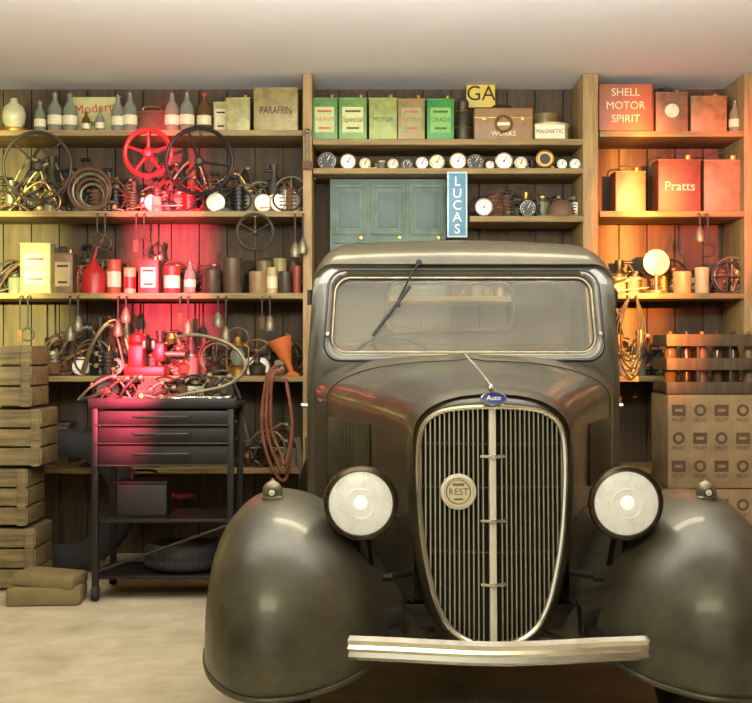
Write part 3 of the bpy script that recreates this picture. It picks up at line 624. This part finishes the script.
loops=[rr(.600,1.373,1.70,.065,rk(1.435)),W0,rr(.615,1.358,1.717,.075,rk(1.392)),rr(.635,1.335,1.737,.08,rk(1.385)),rr(.685,1.28,1.752,.08,rk(1.40)),rr(.712,.52,1.765,.09,lambda z:1.43+max(0,z-1.3)*.08),
 rr(.716,.52,1.772,.09,1.455),rr(.716,.52,1.80,.11,1.47,crown=.01),rr(.716,.52,1.835,.13,1.52,crown=.02),rr(.718,.52,1.86,.15,1.62,crown=.025),rr(.72,.52,1.875,.16,1.75,crown=.03),rr(.72,.52,1.88,.17,1.95,crown=.03),rr(.72,.52,1.88,.17,2.1,crown=.03),rr(.72,.52,1.87,.17,2.25,crown=.03),rr(.71,.52,1.84,.16,2.38,crown=.02),rr(.69,.54,1.80,.15,2.45),rr(.64,.6,1.77,.13,2.485),rr(.37,1.46,1.76,.08,2.50),rr(.345,1.485,1.735,.06,2.50),rr(.34,1.49,1.73,.055,2.48)]
def cutwin(b):
    keep=[i for i,f in enumerate(b.f) if not (lambda c:abs(c.x)>.58 and 1.62<c.y<2.25 and 1.36<c.z<1.70)(sum((b.v[k] for k in f),Vector())/4)]
    b.f=[b.f[i] for i in keep]; b.fm=[b.fm[i] for i in keep]
b=B(); b.loft(loops,PAINT); cutwin(b); b.done('cab_body',parent=car,ang=50)
b=B(); b.loft([rr(.60,1.30,1.715,.07,rk(1.45)),rr(.69,.56,1.755,.1,1.50),rr(.69,.56,1.82,.13,1.62),rr(.695,.56,1.845,.15,1.75,crown=.02),rr(.695,.56,1.85,.15,2.1,crown=.02),rr(.69,.56,1.84,.15,2.25),rr(.67,.56,1.79,.14,2.42),rr(.62,.62,1.75,.12,2.46),rr(.355,1.475,1.745,.07,2.475)],LINING,flip=True); cutwin(b); b.done('cab_lining',parent=car,ang=60)
b=B(); b.tube([(p[0],p[1]-.002,p[2]) for p in rr(.608,1.365,1.708,.07,rk(1.405))],.006,STEEL,True); b.tube(rr(.642,1.33,1.744,.08,rk(1.386)),.006,DARKP,True)
for s in(-1,1): b.cyl((s*.62,1.40,1.45),.008,.02,CHROME,'y')
b.tube([(p[0],p[1],p[2]) for p in loops[6][2:18]],.007,PAINT)
b.tube(rr(.35,1.48,1.74,.06,2.455),.010,CREAM,True); b.done('windscreen_frame',parent=car)
b=B(); Q=rr(.602,1.371,1.703,.07,rk(1.42)); b.add(Q,[list(range(len(Q)))],WSG); b.done('windscreen_glass',parent=car)
b=B(); Q=rr(.345,1.485,1.735,.06,2.49); b.add(Q,[list(range(len(Q)))],WSG); b.done('rear_window_glass',parent=car)
b=B(); b.box((0,2.22,1.16),(1.2,.14,.5),LEATH,(-.12,0,0),.05); b.box((0,1.98,.88),(1.2,.5,.16),LEATH,bev=.05); b.box((0,1.55,1.24),(1.3,.1,.18),DARKP,bev=.03); b.box((0,1.95,.60),(1.3,.9,.04),BLACK)
b.done('bench_seat',parent=car)
b=B(); M=Matrix.Translation((-.33,1.74,1.29))@Matrix.Rotation(-.95,4,'X'); b.ring((0,0,0),.19,.011,BLACK,'xy',M=M)
for i in range(3):
    a=i*2.094; b.tube([M@Vector((0,0,0)),M@Vector((.19*math.cos(a),.19*math.sin(a),0))],.008,STEEL)
b.tube([M@Vector((0,0,.0)),M@Vector((0,0,-.5))],.018,BLACK); b.done('cab_steering_wheel',parent=car)
b=B(); b.cyl((-.205,1.395,1.775),.014,.04,BLACK,'y'); b.tube([(-.205,1.375,1.775),(-.26,1.385,1.68),(-.305,1.39,1.59)],.005,BLACK); b.tube([(-.245,1.395,1.665),(-.415,1.375,1.44)],.008,RUBBER); b.box((-.30,1.378,1.585),(.02,.014,.03),BLACK); b.done('wiper',parent=car)
b=B(); b.box((0,2.98,.64),(1.28,.9,.04),WOODD)
for s in(-1,1): b.box((s*.64,2.98,.82),(.03,.9,.38),DARKP); b.box((s*.65,2.98,1.01),(.05,.9,.03),DARKP)
b.box((0,3.42,.82),(1.28,.03,.38),DARKP); b.box((0,2.54,.82),(1.28,.03,.38),DARKP); b.done('cargo_bed',parent=car)
# ---------------------------------------------------------------- lights
def area(name,loc,tgt,sx,sy,e,col):
    l=bpy.data.lights.new(name,'AREA'); l.shape='RECTANGLE'; l.size=sx; l.size_y=sy; l.energy=e; l.color=col
    o=bpy.data.objects.new(name,l); scene.collection.objects.link(o); o.location=loc
    o.rotation_euler=(Vector(tgt)-Vector(loc)).to_track_quat('-Z','Y').to_euler(); return o
def spot(name,loc,tgt,ang,e,col,ax,bl=1.0,rad=.05):
    l=bpy.data.lights.new(name,'SPOT'); l.spot_size=math.radians(ang); l.spot_blend=bl; l.energy=e; l.color=col; l.shadow_soft_size=rad
    o=bpy.data.objects.new(name,l); scene.collection.objects.link(o); o.location=loc
    o.rotation_euler=(Vector(tgt)-Vector(loc)).to_track_quat('-Z','Y').to_euler(); o.scale=(ax,1,1); return o
WARM=(1,.91,.62)
area('workshop_light_front',(-.4,1.6,2.9),(.2,6.5,1.1),2.0,1.0,55,WARM)
area('workshop_light_overhead',(.4,5.7,3.08),(.4,5.9,0),1.8,.35,42,WARM)
area('front_fill',(-.6,-.8,1.5),(0,6,1.3),3.0,2.0,16,(1,.94,.74))  # added fill behind the camera for chrome and truck front; no known doorway
area('ceiling_fill',(0,4.2,2.5),(0,7.0,3.9),4.2,.5,190,(1,.97,.9))  # unseen helper light, added to brighten the white ceiling
spot('red_leak_spot',(-1.45,1.2,1.9),(X(158),D0,1.72),23,21000,(1,.07,.14),.25)  # added lamp imitating a red film light leak; no such lamp in the garage
spot('orange_leak_spot',(2.1,1.6,2.3),(X(645),D0,2.0),20,13000,(1,.22,.03),.33)  # added lamp, stands in for the orange light-leak band
spot('amber_leak_spot',(2.1,1.6,2.3),(X(640),D0,1.95),18,13000,(1,.60,.12),.13)  # added narrow lamp for the yellow core of the orange leak band
spot('yellow_leak_spot',(-2.6,1.5,2.0),(-2.5,D0,1.4),32,10000,(.95,.9,.30),.25)  # added lamp imitating the yellow light-leak wash on the left
spot('red_leak_spot_side',(2.7,1.6,2.3),(X(728),D0,2.4),14,5000,(1,.12,.08),.5)  # added lamp for the red light-leak edge at upper right
w=bpy.data.worlds.new('World'); scene.world=w; w.use_nodes=True; bg=w.node_tree.nodes['Background']; bg.inputs[0].default_value=(1,.9,.66,1); bg.inputs[1].default_value=.2
b=B(); b.box((0,0,.03),(1.9,.42,.05),mat('lamp_housing',(200,196,180),.5),bev=.01)
b.done('ceiling_lamp',(.4,5.7,3.095))
cam=bpy.data.cameras.new('Camera'); cam.sensor_width=36; cam.lens=36*F/752; co=bpy.data.objects.new('Camera',cam); scene.collection.objects.link(co)
co.location=(0,0,CAMZ); co.rotation_euler=(math.pi/2,0,0); scene.camera=co
scene.view_settings.view_transform='Standard'; scene.view_settings.gamma=1.05
